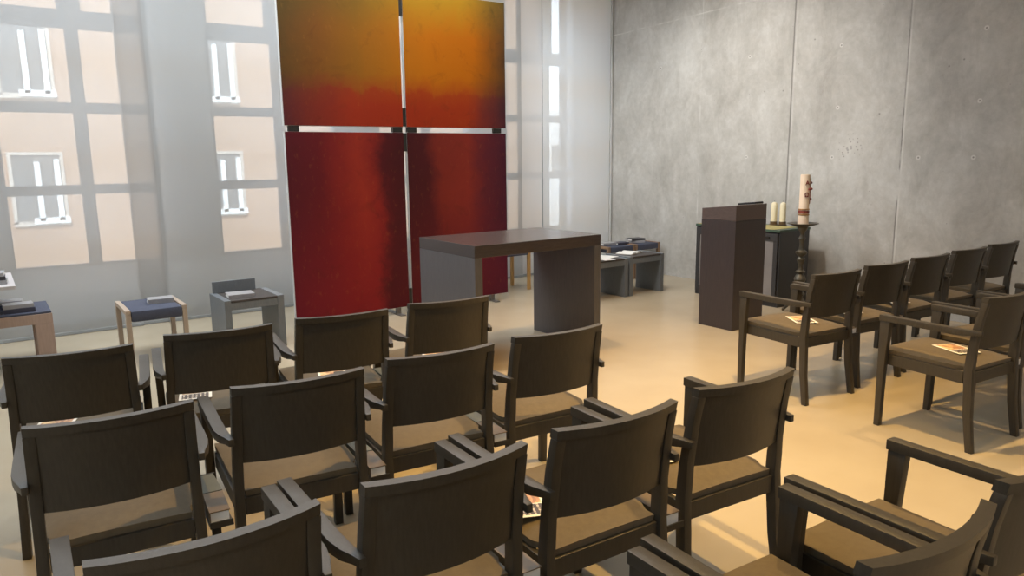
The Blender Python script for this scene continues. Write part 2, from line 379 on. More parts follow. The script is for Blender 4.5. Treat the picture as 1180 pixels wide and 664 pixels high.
# ------------------------------------------------------------------ room shell
WX = 7.70      # concrete wall plane
BY = 8.22      # blinds plane
WY = 8.88      # inner face of the window wall
CZ = 4.25      # ceiling
LX, RY = -3.2, -3.6
bm = bmesh.new(); bx(bm, LX - 0.2, WX + 0.25, RY - 0.2, WY + 0.35, -0.12, 0.0); struct('floor', bm, M['floor'])
bm = bmesh.new(); bx(bm, LX - 0.2, WX + 0.25, RY - 0.2, WY + 0.35, CZ, CZ + 0.2); struct('ceiling', bm, M['ceiling'])
bm = bmesh.new(); bx(bm, WX, WX + 0.25, RY - 0.2, WY + 0.35, 0, CZ); struct('wall_right', bm, M['concrete'])
WL = (-0.2, 1.7, 1.0, 2.7)      # added unseen window, lets cool daylight onto the left chairs: y0, y1, z0, z1
bm = bmesh.new(); bx(bm, LX - 0.2, LX, RY - 0.2, WL[0], 0, CZ); bx(bm, LX - 0.2, LX, WL[1], WY + 0.35, 0, CZ)
bx(bm, LX - 0.2, LX, WL[0], WL[1], 0, WL[2]); bx(bm, LX - 0.2, LX, WL[0], WL[1], WL[3], CZ); struct('wall_left', bm, M['plaster'])
bm = bmesh.new(); a, b, c_, d_ = WL
bx(bm, LX - 0.14, LX - 0.08, a, a + .06, c_, d_); bx(bm, LX - 0.14, LX - 0.08, b - .06, b, c_, d_); bx(bm, LX - 0.14, LX - 0.08, a + .06, b - .06, c_, c_ + .06); bx(bm, LX - 0.14, LX - 0.08, a + .06, b - .06, d_ - .06, d_)
wl = struct('window_7', bm, M['frame'])
bm = bmesh.new(); bx(bm, LX - 0.113, LX - 0.107, a + .06, b - .06, c_ + .06, d_ - .06); mk('pane', bm, M['glass'], wl)
bm = bmesh.new(); bx(bm, LX, WX, RY - 0.2, RY, 0, CZ); struct('wall_back', bm, M['plaster'])

WINS = [(-3.05, -2.40), (-1.80, -0.39), (0.20, 1.655), (2.23, 3.77), (4.27, 5.755), (6.28, 7.66)]
SILL, HEAD = 0.53, 4.14
bm = bmesh.new()
bx(bm, LX, WX, WY, WY + 0.35, 0, SILL)
bx(bm, LX, WX, WY, WY + 0.35, HEAD, CZ)
xs = [LX] + [v for w in WINS for v in w] + [WX]
for i in range(0, len(xs), 2): bx(bm, xs[i], xs[i + 1], WY, WY + 0.35, SILL, HEAD)
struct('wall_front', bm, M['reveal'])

def make_window(i, x0, x1):
    y0, y1 = WY + 0.07, WY + 0.14
    w = x1 - x0
    bm = bmesh.new()
    f = 0.05
    bx(bm, x0, x0 + f, y0, y1, SILL, HEAD); bx(bm, x1 - f, x1, y0, y1, SILL, HEAD)
    bx(bm, x0 + f, x1 - f, y0, y1, SILL, SILL + 0.06); bx(bm, x0 + f, x1 - f, y0, y1, HEAD - 0.06, HEAD)
    # transoms
    for za, zb in ((1.315, 1.415), (2.142, 2.247), (2.974, 3.152)): bx(bm, x0 + f, x1 - f, y0, y1, za, zb)
    # mullion, stouter above the top transom
    xm = {2: 0.963, 3: 3.035, 5: 7.053}.get(i, (x0 + x1) / 2)
    if w > 0.9:
        for za, zb in ((SILL + 0.06, 1.315), (1.415, 2.142), (2.247, 2.974)): bx(bm, xm - 0.06, xm + 0.06, y0, y1, za, zb)
        bx(bm, xm - 0.105, xm + 0.105, y0, y1, 3.152, HEAD - 0.06)
        if i == 5: bx(bm, 7.355, 7.45, y0, y1, SILL + 0.06, HEAD - 0.06)
    o = struct('window_%d' % (i + 1), bm, M['frame'])
    bm = bmesh.new(); bx(bm, x0 + f, x1 - f, y0 + 0.03, y0 + 0.036, SILL + 0.06, HEAD - 0.06)
    mk('pane', bm, M['glass'], o)
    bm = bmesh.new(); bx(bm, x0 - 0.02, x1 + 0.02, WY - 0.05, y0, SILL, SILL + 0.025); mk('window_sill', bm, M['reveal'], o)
for i, (a, b) in enumerate(WINS): make_window(i, a, b)

bm = bmesh.new(); bx(bm, WX - 0.045, WX - 0.027, BY - 0.035, BY - 0.018, 0, CZ); bx(bm, WX - 0.02, WX - 0.001, BY - 0.01, BY + 0.02, 0, CZ); struct('trim_1', bm, M['plaster'])

# blinds: three wide fabric panels, overlapping in strips
def blind(x0, x1, y, label, fabric='blind'):
    r = empty('panel_blind', ((x0 + x1) / 2, y, 0.0)); h = (x1 - x0) / 2
    tag(r, label, 'blind')
    bm = bmesh.new()
    n = 24
    vs = [[bm.verts.new((-h + 2 * h * k / n, 0, z)) for k in range(n + 1)] for z in (0.03, 1.4, 2.8, CZ - 0.06)]
    for a, b in zip(vs, vs[1:]):
        for k in range(n): bm.faces.new((a[k], a[k + 1], b[k + 1], b[k]))
    mk('fabric', bm, M[fabric], r)
    box_part('bottom_bar', M['rail'], r, -h, h, -0.012, 0.012, 0.004, 0.032)
    box_part('head_rail', M['rail'], r, -h, h, -0.014, 0.014, CZ - 0.065, CZ - 0.005)
    return r
blind(-2.9, 1.245, BY - 0.02, 'left white see-through blind panel hanging over the windows left of the painting')
blind(1.49, 6.04, BY - 0.02, 'wide white see-through blind panel hanging behind the red and orange painting')
blind(1.235, 1.515, BY + 0.02, 'narrow dense white blind strip left of the painting', 'blind_dense')
blind(6.00, 6.42, BY + 0.02, 'dense white blind strip right of the painting', 'blind_dense_painted_lit')  # same dense fabric as the left strip, its brightness put into the colour
b3 = blind(6.40, WX - 0.06, BY - 0.02, 'white see-through blind panel beside the concrete wall corner', 'blind_painted_lit')  # same screen as the other panels, daylight glow put into its colour
bm = bmesh.new()
for k in range(60): bmesh.ops.create_icosphere(bm, subdivisions=1, radius=0.006, matrix=Matrix.Translation((0.80, -0.02, 0.95 + 0.02 * k)))
mk('bead_chain', bm, M['alu'], b3)

# ------------------------------------------------------------------ outside
bm = bmesh.new(); bx(bm, -25, 45, WY + 0.4, 60, -3.3, -3.2); struct('ground', bm, M['street'])
FY = 22.0
fac = empty('neighbouring_building', (6, FY, -3.2)); tag(fac, 'apricot rendered building with white framed windows across the street', 'building')
def P(name, mat, parent, off, *b, bev=0.0):
    x0, x1, y0, y1, z0, z1 = b
    return box_part(name, mat, parent, x0 - off[0], x1 - off[0], y0 - off[1], y1 - off[1], z0 - off[2], z1 - off[2], bev=bev)
fo = (6, FY, -3.2)
P('facade', M['facade'], fac, fo, -18, 17.2, FY, FY + 8, -3.2, 9.5)
for cx in (-8.08, -3.65, 0.78, 5.21, 9.64, 14.07):
    for zb in (-2.9, 0.20, 3.30, 6.40):
        bm = bmesh.new()
        x0, x1, z0, z1 = cx, cx + 1.02, zb, zb + 1.62
        for a in ((x0 - .08, x0, z0 - .05, z1 + .08), (x1, x1 + .08, z0 - .05, z1 + .08), (x0, x1, z1, z1 + .08), (x0 - .08, x1 + .08, z0 - .12, z0)):
            bx(bm, a[0] - fo[0], a[1] - fo[0], -0.05, 0.02, a[2] - fo[2], a[3] - fo[2])
        w = mk('window_surround', bm, M['ext_frame'], fac)
        P('pane', M['ext_pane'], w, fo, x0, x1, FY - 0.02, FY + 0.01, z0, z1)
        bm = bmesh.new()
        for a in ((x0 + .46, x0 + .58, z0, z1 - .16), (x0 + .88, x0 + 1.0, z0, z1 - .1), (x0 + .34, x1 + .10, z0 - .07, z0 + .08)):
            bx(bm, a[0] - fo[0], a[1] - fo[0], -0.10, -0.02, a[2] - fo[2], a[3] - fo[2])
        mk('sash', bm, M['ext_white'], w)
pb = empty('pale_building', (27, 30, -3.2)); tag(pb, 'pale rendered building further off beyond the apricot one', 'building')
po = (27, 30, -3.2)
P('facade', M['facade_pale'], pb, po, 18.5, 38, 30, 38, -3.2, 3.9)
for k in range(4): P('window', M['ext_pane'], pb, po, 20 + 4 * k, 21.1 + 4 * k, 29.95, 30.02, 0.6, 2.2)

# ------------------------------------------------------------------ chairs
def post_y(z):
    pts = [(0, 0.0), (0.2, 0.030), (0.46, 0.048), (0.60, 0.040), (0.75, 0.020), (0.875, -0.008)]
    for (a, ya), (b, yb) in zip(pts, pts[1:]):
        if z <= b: t = (z - a) / (b - a); return ya + (yb - ya) * t
    return pts[-1][1]
def post_x(z): return 0.240 - 0.020 * z / 0.875
def sag(x): return 0.042 * (1 - (x / 0.225) ** 2)

def rect(cx, cy, z, w, d): return [(cx - w / 2, cy - d / 2, z), (cx + w / 2, cy - d / 2, z), (cx + w / 2, cy + d / 2, z), (cx - w / 2, cy + d / 2, z)]

def rear_leg(s):
    bm = bmesh.new(); rings = []
    for z in (0, 0.1, 0.2, 0.33, 0.46, 0.53, 0.60, 0.68, 0.75, 0.82, 0.846):
        d = 0.036 + 0.010 * math.sin(math.pi * min(z, 0.9) / 0.9)
        rings.append(rect(s * post_x(z), post_y(z), z, 0.034, d if z < 0.6 else d * 0.90 - 0.001 * (z - 0.6) / 0.275))
    loft(bm, rings, bev=0.003); return bm

def front_leg(s):
    bm = bmesh.new()
    rings = [rect(s * (0.260 + 0.008 * z / 0.66), 0.555 - d / 2, z, 0.036, d) for z, d in ((0, 0.034), (0.25, 0.040), (0.45, 0.047), (0.656, 0.062))]
    loft(bm, rings, bev=0.003); return bm

def armrest(s):
    bm = bmesh.new()
    path = [(0.268, 0.560, .044), (0.268, 0.40, .044), (0.268, 0.22, .044), (0.267, 0.12, .043), (0.261, 0.06, .036), (0.2520, 0.018, .026), (0.2480, -0.012, .019)]
    rings = []
    for x, y, w in path:
        th = 0.036 if y > 0.1 else (0.032 if y > 0.03 else 0.026)
        rings.append([(s * (x - w / 2), y, 0.692 - th), (s * (x + w / 2), y, 0.692 - th), (s * (x + w / 2), y, 0.692), (s * (x - w / 2), y, 0.692)])
    loft(bm, rings, bev=0.003); return bm

def seat_frame():
    bm = bmesh.new()
    for s in (-1, 1):
        rings = [rect(s * 0.247, 0.066, 0, 0.024, 0.001), rect(s * 0.254, 0.512, 0, 0.024, 0.001)]
        a = [(p[0], 0.066, z) for p, z in zip(rings[0], (0.385, 0.385, 0.448, 0.448))]
        x0, x1 = s * 0.238, s * 0.250
        loft(bm, [[(s * .218, .074, .380), (s * .240, .074, .380), (s * .240, .074, .446), (s * .218, .074, .446)],
                  [(s * .222, .515, .385), (s * .244, .515, .385), (s * .244, .515, .452), (s * .222, .515, .452)]], bev=0.002)
    bx(bm, -0.2105, 0.2105, 0.034, 0.066, 0.380, 0.446, bev=0.002)
    bx(bm, -0.243, 0.243, 0.522, 0.546, 0.385, 0.452, bev=0.002)
    return bm

def cushion():
    bm = bmesh.new()
    nx, ny = 12, 12
    def hw(t): return 0.207 if t < 0.10 else 0.228 + 0.010 * t
    prof = []
    def pt(i, j, top=True):
        u = -1 + 2 * i / nx; t = j / ny; v = -1 + 2 * t
        # rounded square corners
        y = 0.044 + (0.565 - 0.044) * t
        x = u * (hw(t) if t > 0.05 else hw(t) - 0.0)
        e = 1 - max(abs(u), abs(v)) ** 6
        dome = 0.016 * (1 - u ** 2) * (1 - v ** 2 * 0.8)
        z = 0.470 + dome + 0.016 * e + 0.008 * t
        return (x, y, z)
    g = [[bm.verts.new(pt(i, j)) for i in range(nx + 1)] for j in range(ny + 1)]
    fs = []
    for j in range(ny):
        for i in range(nx): fs.append(bm.faces.new((g[j][i], g[j][i + 1], g[j + 1][i + 1], g[j + 1][i])))
    loop = [g[0][i] for i in range(nx + 1)] + [g[j][nx] for j in range(1, ny + 1)] + [g[ny][i] for i in range(nx - 1, -1, -1)] + [g[j][0] for j in range(ny - 1, 0, -1)]
    low = [bm.verts.new((v.co.x * 0.992, 0.31 + (v.co.y - 0.31) * 0.985, 0.447 + 0.006 * (v.co.y - 0.06) / 0.5)) for v in loop]
    m = len(loop)
    for k in range(m): fs.append(bm.faces.new((loop[k], low[k], low[(k + 1) % m], loop[(k + 1) % m])))
    fs.append(bm.faces.new(low))
    bmesh.ops.recalc_face_normals(bm, faces=fs)
    return bm

def curved_slab(x1, zs, th, dy=0.0):
    bm = bmesh.new(); n = 14; rings = []
    for k in range(n + 1):
        x = -x1 + 2 * x1 * k / n
        fr = [(x, post_y(z) - sag(x) + th / 2 + dy, z) for z in zs]
        bk = [(x, post_y(z) - sag(x) - th / 2 + dy, z) for z in reversed(zs)]
        rings.append(fr + bk)
    loft(bm, rings); return bm

def make_chair():
    r = empty('armchair')
    mk('seat', cushion(), M['seat'], r, smooth=True)
    mk('seat_frame', seat_frame(), M['chair_wood'], r)
    for s in (-1, 1):
        mk('leg', rear_leg(s), M['chair_wood'], r, smooth=True)
        mk('leg', front_leg(s), M['chair_wood'], r, smooth=True)
        mk('armrest', armrest(s), M['chair_wood'], r, smooth=True)
    mk('backrest', curved_slab(0.2095, [0.582, 0.66, 0.74, 0.80, 0.846], 0.020, 0.004), M['chair_wood'], r, smooth=True)
    mk('top_rail', curved_slab(0.2365, [0.8465, 0.876], 0.034), M['chair_wood'], r, smooth=True)
    return r

def book_tray():
    bm = bmesh.new()
    x0, x1, y0, y1, z0 = 0.2600, 0.338, 0.035, 0.42, 0.392
    bx(bm, x0, x1, y0, y1, z0, z0 + 0.008)
    bx(bm, x0, x1, y1 - 0.008, y1, z0 + 0.008, z0 + 0.05)
    bx(bm, x0, x1, y0, y0 + 0.006, z0 + 0.008, z0 + 0.022)
    bx(bm, 0.2405, x0, 0.15, 0.19, z0, z0 + 0.008); bx(bm, 0.2425, x0, 0.33, 0.37, z0, z0 + 0.008)
    return bm

def make_book(w, l, t, cover, name='book', pages=True):
    """lying closed book: length l along y, spine at -x"""
    bm = bmesh.new()
    bx(bm, -w / 2, w / 2, -l / 2, l / 2, 0, 0.003); bx(bm, -w / 2, w / 2, -l / 2, l / 2, t - 0.003, t)
    bx(bm, -w / 2, -w / 2 + 0.003, -l / 2, l / 2, 0.003, t - 0.003)
    o = mk(name, bm, cover)
    if pages:
        bm = bmesh.new(); bx(bm, -w / 2 + 0.003, w / 2 - 0.004, -l / 2 + 0.004, l / 2 - 0.004, 0.003, t - 0.003); mk('pages', bm, M['paper'], o)
    return o

def make_leaflet():
    bm = bmesh.new(); bx(bm, -0.075, 0.075, -0.105, 0.105, 0, 0.0012); o = mk('leaflet', bm, M['paper'])
    bm = bmesh.new(); bx(bm, -0.062, 0.062, -0.015, 0.096, 0.0012, 0.0016); mk('photo_print', bm, M['photo'], o)
    bm = bmesh.new(); bx(bm, -0.062, 0.062, -0.092, -0.022, 0.0012, 0.0016); mk('caption_block', bm, M['textblock'], o)
    return o

D = math.radians
proto = make_chair(); proto_used = False
tray_mesh = mk('book_tray', book_tray(), M['dark_steel']); tray_used = False
leaf0 = make_leaflet(); leaf_used = False
hymn0 = make_book(0.068, 0.170, 0.046, M['cover_brown'], 'hymn_book')
hymn1 = make_book(0.068, 0.170, 0.046, M['cover_green'], 'hymn_book')
hymn_used = [False, False]

def seat_pos(x, y, a, lx, ly):
    c, s = math.cos(a), math.sin(a)
    return (x + c * lx - s * ly, y + s * lx + c * ly)

# x, y of the rear feet centre, turn, label, tray on right side, leaflet (local x, y, turn) or None
CH = [
 # front row, left block
 ('f1', 0.245, 3.525, -9, 'dark wooden armchair at the left end of the front row, before the oak stool', 1, (-0.10, 0.22, 80)),
 ('f2', 0.850, 3.545, -9, 'dark wooden armchair second from left in the front row, before the navy cushioned stool', 1, (-0.11, 0.27, 85)),
 ('f3', 1.445, 3.510, -8, 'dark wooden armchair third from left in the front row, overlapping the red painting', 1, (-0.02, 0.20, 80)),
 ('f4', 2.060, 3.490, -8, 'dark wooden armchair at the right end of the front row, close to the altar', 0, (0.00, 0.18, 84)),
 # middle row
 ('m1', 0.268, 2.540, -5, 'dark wooden armchair at the left end of the middle row left of the aisle', 1, (0.02, 0.31, 88)),
 ('m2', 0.875, 2.555, -6, 'dark wooden armchair second from left in the middle row left of the aisle', 1, None),
 ('m3', 1.468, 2.560, -6, 'dark wooden armchair third from left in the middle row left of the aisle', 1, None),
 ('m4', 2.068, 2.545, -5, 'dark wooden armchair at the right end of the middle row, before the altar leg', 0, None),
 # third row
 ('t1', 0.325, 1.575, -2, 'dark wooden armchair at the left end of the third row, bottom left of photo', 1, None),
 ('t2', 0.915, 1.575, -2, 'dark wooden armchair second from left in the third row, cut by the bottom edge', 1, None),
 ('t3', 1.510, 1.575, -3, 'dark wooden armchair second from right in the third row left of the aisle', 1, (-0.15, 0.30, 70)),
 ('t4', 2.125, 1.575, -5, 'dark wooden armchair at the right end of the third row, beside the open floor', 0, (-0.14, 0.34, 75)),
 # nearest row
 ('n1', 0.940, 0.665, -2, 'dark wooden armchair of which only the right armrest shows at the bottom edge', 0, None),
 ('n2', 1.535, 0.665, -3, 'dark wooden armchair in the nearest row, curved backrest cut by the bottom edge', 0, (0.13, 0.24, 98)),
 ('n3', 2.140, 0.665, -3, 'dark wooden armchair at the right end of the nearest row, bottom right corner', 0, None),
 # right block, front row
 ('r1', 4.560, 2.700, -5, 'dark wooden armchair at the aisle end of the right front row, nearest the lectern', 1, (0.0, 0.25, 60)),
 ('r2', 5.190, 2.700, -5, 'dark wooden armchair second from the aisle in the right front row', 1, (-0.12, 0.22, 75)),
 ('r3', 5.825, 2.700, -4, 'dark wooden armchair in the middle of the right front row', 1, (-0.12, 0.20, 75)),
 ('r4', 6.465, 2.700, -4, 'dark wooden armchair second from the concrete wall in the right front row', 1, None),
 ('r5', 7.100, 2.700, -3, 'dark wooden armchair at the concrete wall end of the right front row', 0, None),
 # right block, second row
 ('s1', 4.560, 1.685, -5, 'dark wooden armchair at the aisle end of the right second row, leaflet on seat', 1, (0.0, 0.25, 72)),
 ('s2', 5.195, 1.685, -5, 'dark wooden armchair in the right second row, mostly hidden behind the aisle end chair', 1, None),
 ('s3', 5.830, 1.685, -4, 'dark wooden armchair in the right second row, showing only an armrest at right edge', 0, None),
]
GROUPS = {'f': 'armchairs of the front row left of the aisle', 'm': 'armchairs of the middle row', 't': 'armchairs of the third row',
          'n': 'armchairs of the nearest row', 'r': 'armchairs of the right front row', 's': 'armchairs of the right second row'}
LEAF_LABEL = {
 'f1': 'white leaflet on the front row seat at the left end', 'f2': 'white leaflet on the second front row seat from left',
 'f3': 'white leaflet on the front row seat before the red painting', 'f4': 'white leaflet with picture on the front row seat before the altar',
 'm1': 'white leaflet on the middle row seat at the left end', 't3': 'leaflet with red-brown picture on the third row seat, second from right',
 't4': 'leaflet with red-brown picture on the third row seat beside the open floor', 'n2': 'white leaflet under the armrest on the nearest row seat',
 'r1': 'leaflet with brown photo on the seat nearest the lectern', 'r2': 'white leaflet on the second seat of the right front row',
 'r3': 'white leaflet on the middle seat of the right front row', 's1': 'leaflet with golden photo and dark caption on the right second row end seat'}
for i, (key, x, y, deg, label, tray, leaf) in enumerate(CH):
    a = D(deg)
    c = proto if not proto_used else copy_tree(proto)
    if not proto_used: proto_used = True; first = c
    c.location = (x, y, 0); c.rotation_euler = (0, 0, a)
    tag(c, label, 'chair', GROUPS[key[0]])
    if leaf:
        lf = leaf0 if not leaf_used else copy_tree(leaf0); leaf_used = True
        px, py = seat_pos(x, y, a, leaf[0], leaf[1])
        lf.location = (px, py, 0.5065); lf.rotation_euler = (D(0.5), 0, a + D(leaf[2] - 90))
        tag(lf, LEAF_LABEL[key], 'leaflet', 'leaflets laid on the chair seats')
# trays and hymn books go on after every chair has been copied
roots = [o for o in bpy.data.objects if o.name.split('.')[0] == 'armchair']
for (key, x, y, deg, label, tray, leaf) in CH:
    if not tray: continue
    a = D(deg)
    root = next(o for o in roots if o.get('label') == label)
    t = tray_mesh if not tray_used else tray_mesh.copy()
    if tray_used: col.objects.link(t)
    tray_used = True
    t.parent = root
    nxt = {'1': 'second', '2': 'third', '3': 'fourth', '4': 'last'}[key[1]]
    side = {'f': 'left front row', 'm': 'left middle row', 't': 'left third row', 'r': 'right front row', 's': 'right second row'}[key[0]]
    first_w = {'1': 'first', '2': 'second', '3': 'third', '4': 'fourth'}[key[1]]
    for k in range(2):
        src = (hymn0, hymn1)[k]
        h = src if not hymn_used[k] else copy_tree(src); hymn_used[k] = True
        px, py = seat_pos(x, y, a, 0.2985, 0.135 + 0.178 * k)
        h.location = (px, py, 0.4005); h.rotation_euler = (0, 0, a + D((-1, 2)[k]))
        tag(h, '%s hymn book in the tray between %s and %s chairs, %s' % (('brown', 'grey-green')[k], first_w, nxt, side), 'book', 'hymn books in the trays between chairs')

# ------------------------------------------------------------------ altar
def local_box(name, mat, r, x0, x1, y0, y1, z0, z1, bev=0.003):
    o = r.location; return box_part(name, mat, r, x0 - o.x, x1 - o.x, y0 - o.y, y1 - o.y, z0, z1, bev=bev)
al = empty('altar_table', (3.66, 5.16, 0)); tag(al, 'dark stained wooden altar table with slab ends before the painting', 'table')
AX0, AX1, AY0, AY1, AZ = 3.02, 4.305, 4.715, 5.58, 0.985
local_box('table_top', M['altar'], al, AX0, AX1, AY0, AY1, AZ - 0.095, AZ)
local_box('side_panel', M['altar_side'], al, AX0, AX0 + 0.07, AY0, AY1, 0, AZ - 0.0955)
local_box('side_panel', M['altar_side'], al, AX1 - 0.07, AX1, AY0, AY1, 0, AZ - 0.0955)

# ------------------------------------------------------------------ lectern
le = empty('lectern', (5.885, 4.57, 0)); tag(le, 'tall dark wooden block lectern with sloping top near the concrete wall', 'lectern')
lx0, lx1, ly0, ly1 = 5.66, 6.115, 4.37, 4.77
local_box('body', M['lectern'], le, lx0, lx1, ly0, ly1, 0, 1.036)
bm = bmesh.new(); o = le.location
v = [bm.verts.new((x - o.x, y - o.y, z)) for x in (lx0, lx1) for (y, z) in ((ly0, 1.037), (ly1, 1.037), (ly1, 1.141), (ly0, 1.182))]
for f in ((0, 1, 2, 3), (7, 6, 5, 4), (0, 4, 5, 1), (1, 5, 6, 2), (2, 6, 7, 3), (3, 7, 4, 0)): bm.faces.new([v[i] for i in f])
bmesh.ops.recalc_face_normals(bm, faces=bm.faces[:]); bmesh.ops.bevel(bm, geom=bm.edges[:], offset=0.003, segments=1, affect='EDGES')
mk('reading_desk', bm, M['lectern_top'], le)
bm = bmesh.new(); bx(bm, -0.065, 0.065, -0.10, 0.10, 0, 0.020, bev=0.008)
fo_ = mk('folder', bm, M['black'], None, (6.040, 4.500, 1.1705)); fo_.rotation_euler = (math.atan2(-0.041, 0.40), 0, 0)
tag(fo_, 'black folder lying on the lectern top', 'folder')

# ------------------------------------------------------------------ side cabinet with candles
cb = empty('side_cabinet', (7.2, 5.3, 0)); tag(cb, 'dark low cabinet with grey door panels against the concrete wall behind the lectern', 'cabinet')
cx0, cx1, cy0, cy1, cz = 6.90, 7.45, 4.76, 5.90, 0.845
local_box('carcass', M['cab'], cb, cx0 + 0.02, cx1, cy0, cy1, 0.0, cz - 0.03)
local_box('worktop', M['green_edge'], cb, cx0, cx1 + 0.005, cy0 - 0.005, cy1, cz - 0.029, cz - 0.003)
local_box('top_cloth', M['cab_top'], cb, cx0 + 0.01, cx1 - 0.12, cy0 + 0.07, cy1 - 0.02, cz - 0.003, cz)
for ya, yb in ((4.78, 5.325), (5.335, 5.885)):
    bm = bmesh.new(); q = cb.location
    X0, X1 = cx0 - q.x, cx0 + 0.0195 - q.x
    a, b = ya - q.y, yb - q.y
    bx(bm, X0, X1, a, a + .05, 0.05, .80); bx(bm, X0, X1, b - .05, b, 0.05, .80); bx(bm, X0, X1, a + .05, b - .05, 0.05, .11); bx(bm, X0, X1, a + .05, b - .05, .72, .80)
    d = mk('door', bm, M['cab'], cb)
    bm = bmesh.new(); bx(bm, X0 + .008, X1 - .001, a + .05, b - .05, .11, .72); mk('door_panel', bm, M['cab_panel'], d)
    bm = bmesh.new(); bx(bm, X0 - .012, X0, a + .10, a + .30, .75, .765); mk('handle', bm, M['dark_steel'], d)

def pillar_candle(x, y, label, h=0.262):
    r = empty('pillar_candle', (x, y, cz)); tag(r, label, 'candle', 'ivory candles on the side cabinet')
    bm = bmesh.new(); lathe(bm, [(0.046, 0.0005), (0.048, 0.008), (0.040, 0.014), (0.040, 0.040), (0.037, 0.042)], 20); mk('holder', bm, M['brass'], r, smooth=True)
    bm = bmesh.new(); lathe(bm, [(0.034, 0.0425), (0.034, h - 0.03), (0.030, h - 0.016), (0.016, h - 0.004), (0.004, h)], 20); mk('candle_body', bm, M['wax'], r, smooth=True)
    bm = bmesh.new(); lathe(bm, [(0.002, h + .0005), (0.002, h + 0.014)], 6); mk('wick', bm, M['black'], r)
pillar_candle(7.365, 5.165, 'ivory pillar candle on the cabinet, the left one of two, next to the lectern')
pillar_candle(7.40, 5.075, 'ivory pillar candle on the cabinet, the right one of two, nearer the tall candlestick')

# ------------------------------------------------------------------ paschal candlestick and candle
CSX, CSY = 6.855, 4.46
cs = empty('candlestick', (CSX, CSY, 0)); tag(cs, 'tall turned bronze floor candlestick standing by the dark cabinet', 'candlestick')
bm = bmesh.new()
lathe(bm, [(0.06, 0.06), (0.10, 0.08), (0.09, 0.11), (0.05, 0.14), (0.035, 0.18), (0.055, 0.205), (0.035, 0.23), (0.026, 0.28), (0.045, 0.32), (0.062, 0.36), (0.045, 0.40), (0.028, 0.42), (0.052, 0.44),
           (0.030, 0.46), (0.024, 0.50), (0.036, 0.54), (0.044, 0.57), (0.028, 0.60), (0.056, 0.625), (0.060, 0.645), (0.030, 0.67), (0.022, 0.72), (0.024, 0.76), (0.036, 0.785), (0.024, 0.81), (0.026, 0.85), (0.05, 0.885), (0.055, 0.905)], 22)
mk('stem', bm, M['bronze'], cs, smooth=True)
bm = bmesh.new(); lathe(bm, [(0.05, 0.905), (0.10, 0.918), (0.150, 0.936), (0.155, 0.944), (0.148, 0.944), (0.10, 0.930), (0.05, 0.925)], 28); mk('drip_pan', bm, M['bronze'], cs, smooth=True)
for k in range(3):
    an = D(210 + 120 * k); bm = bmesh.new(); rings = []
    for t, rr, zz in ((0, .035, .115), (.3, .030, .100), (.6, .024, .065), (.85, .022, .03), (1, .026, .018)):
        cx, cy = (0.05 + 0.13 * t) * math.cos(an), (0.05 + 0.13 * t) * math.sin(an)
        tx, ty = -math.sin(an), math.cos(an)
        rings.append([(cx + tx * rr * math.cos(w), cy + ty * rr * math.cos(w), zz + min(rr, 0.018) * math.sin(w)) for w in [2 * math.pi * q / 10 for q in range(10)]])
    loft(bm, rings); mk('foot', bm, M['bronze'], cs, smooth=True)
pc = empty('paschal_candle', (CSX, CSY, 0.926)); tag(pc, 'thick cream candle with red cross ornament on the tall bronze candlestick', 'candle')
R_ = 0.050
bm = bmesh.new(); lathe(bm, [(R_ + 0.004, 0), (R_ + 0.003, 0.09), (R_, 0.1), (R_ - 0.002, 0.50), (R_ - 0.004, 0.508), (0.006, 0.508)], 28); mk('candle_body', bm, M['wax_pink'], pc, smooth=True)
for nm, zz, rr, mt in (('gold_ring', 0.104, 0.007, 'gold'), ('gold_ring', 0.158, 0.007, 'gold')):
    bm = bmesh.new(); lathe(bm, [(R_ + .001, zz - rr), (R_ + .008, zz - rr * .5), (R_ + .009, zz), (R_ + .008, zz + rr * .5), (R_ + .001, zz + rr)], 28, cap=False); mk(nm, bm, M[mt], pc, smooth=True)
bm = bmesh.new(); lathe(bm, [(R_ + .001, .115), (R_ + .005, .117), (R_ + .005, .145), (R_ + .001, .147)], 28, cap=False); mk('ornament_band', bm, M['red_wax'], pc, smooth=True)
# wax cross on the side towards the aisle right, with five grains
def on_candle(bm, ang0, ang1, z0, z1, th=0.006):
    n = 6; rings = []
    for k in range(n + 1):
        a = D(ang0 + (ang1 - ang0) * k / n); ca, sa = math.cos(a), math.sin(a)
        rings.append([(R_ * ca, R_ * sa, z0), ((R_ + th) * ca, (R_ + th) * sa, z0), ((R_ + th) * ca, (R_ + th) * sa, z1), (R_ * ca, R_ * sa, z1)])
    loft(bm, rings)
CA = -62     # direction of the cross
bm = bmesh.new(); on_candle(bm, CA - 12, CA + 12, 0.215, 0.47); on_candle(bm, CA - 42, CA - 12.5, 0.352, 0.376); on_candle(bm, CA + 12.5, CA + 42, 0.352, 0.376)
mk('wax_cross', bm, M['red_wax'], pc, smooth=True)
for a_, z_ in ((CA + 30, .425), (CA, .365), (CA + 38, .363), (CA - 40, .364), (CA + 28, .262)):
    bm = bmesh.new(); sphere(bm, ((R_ + 0.012) * math.cos(D(a_)), (R_ + 0.012) * math.sin(D(a_)), z_), 0.013, 10); mk('incense_grain', bm, M['red_wax'], pc, smooth=True)
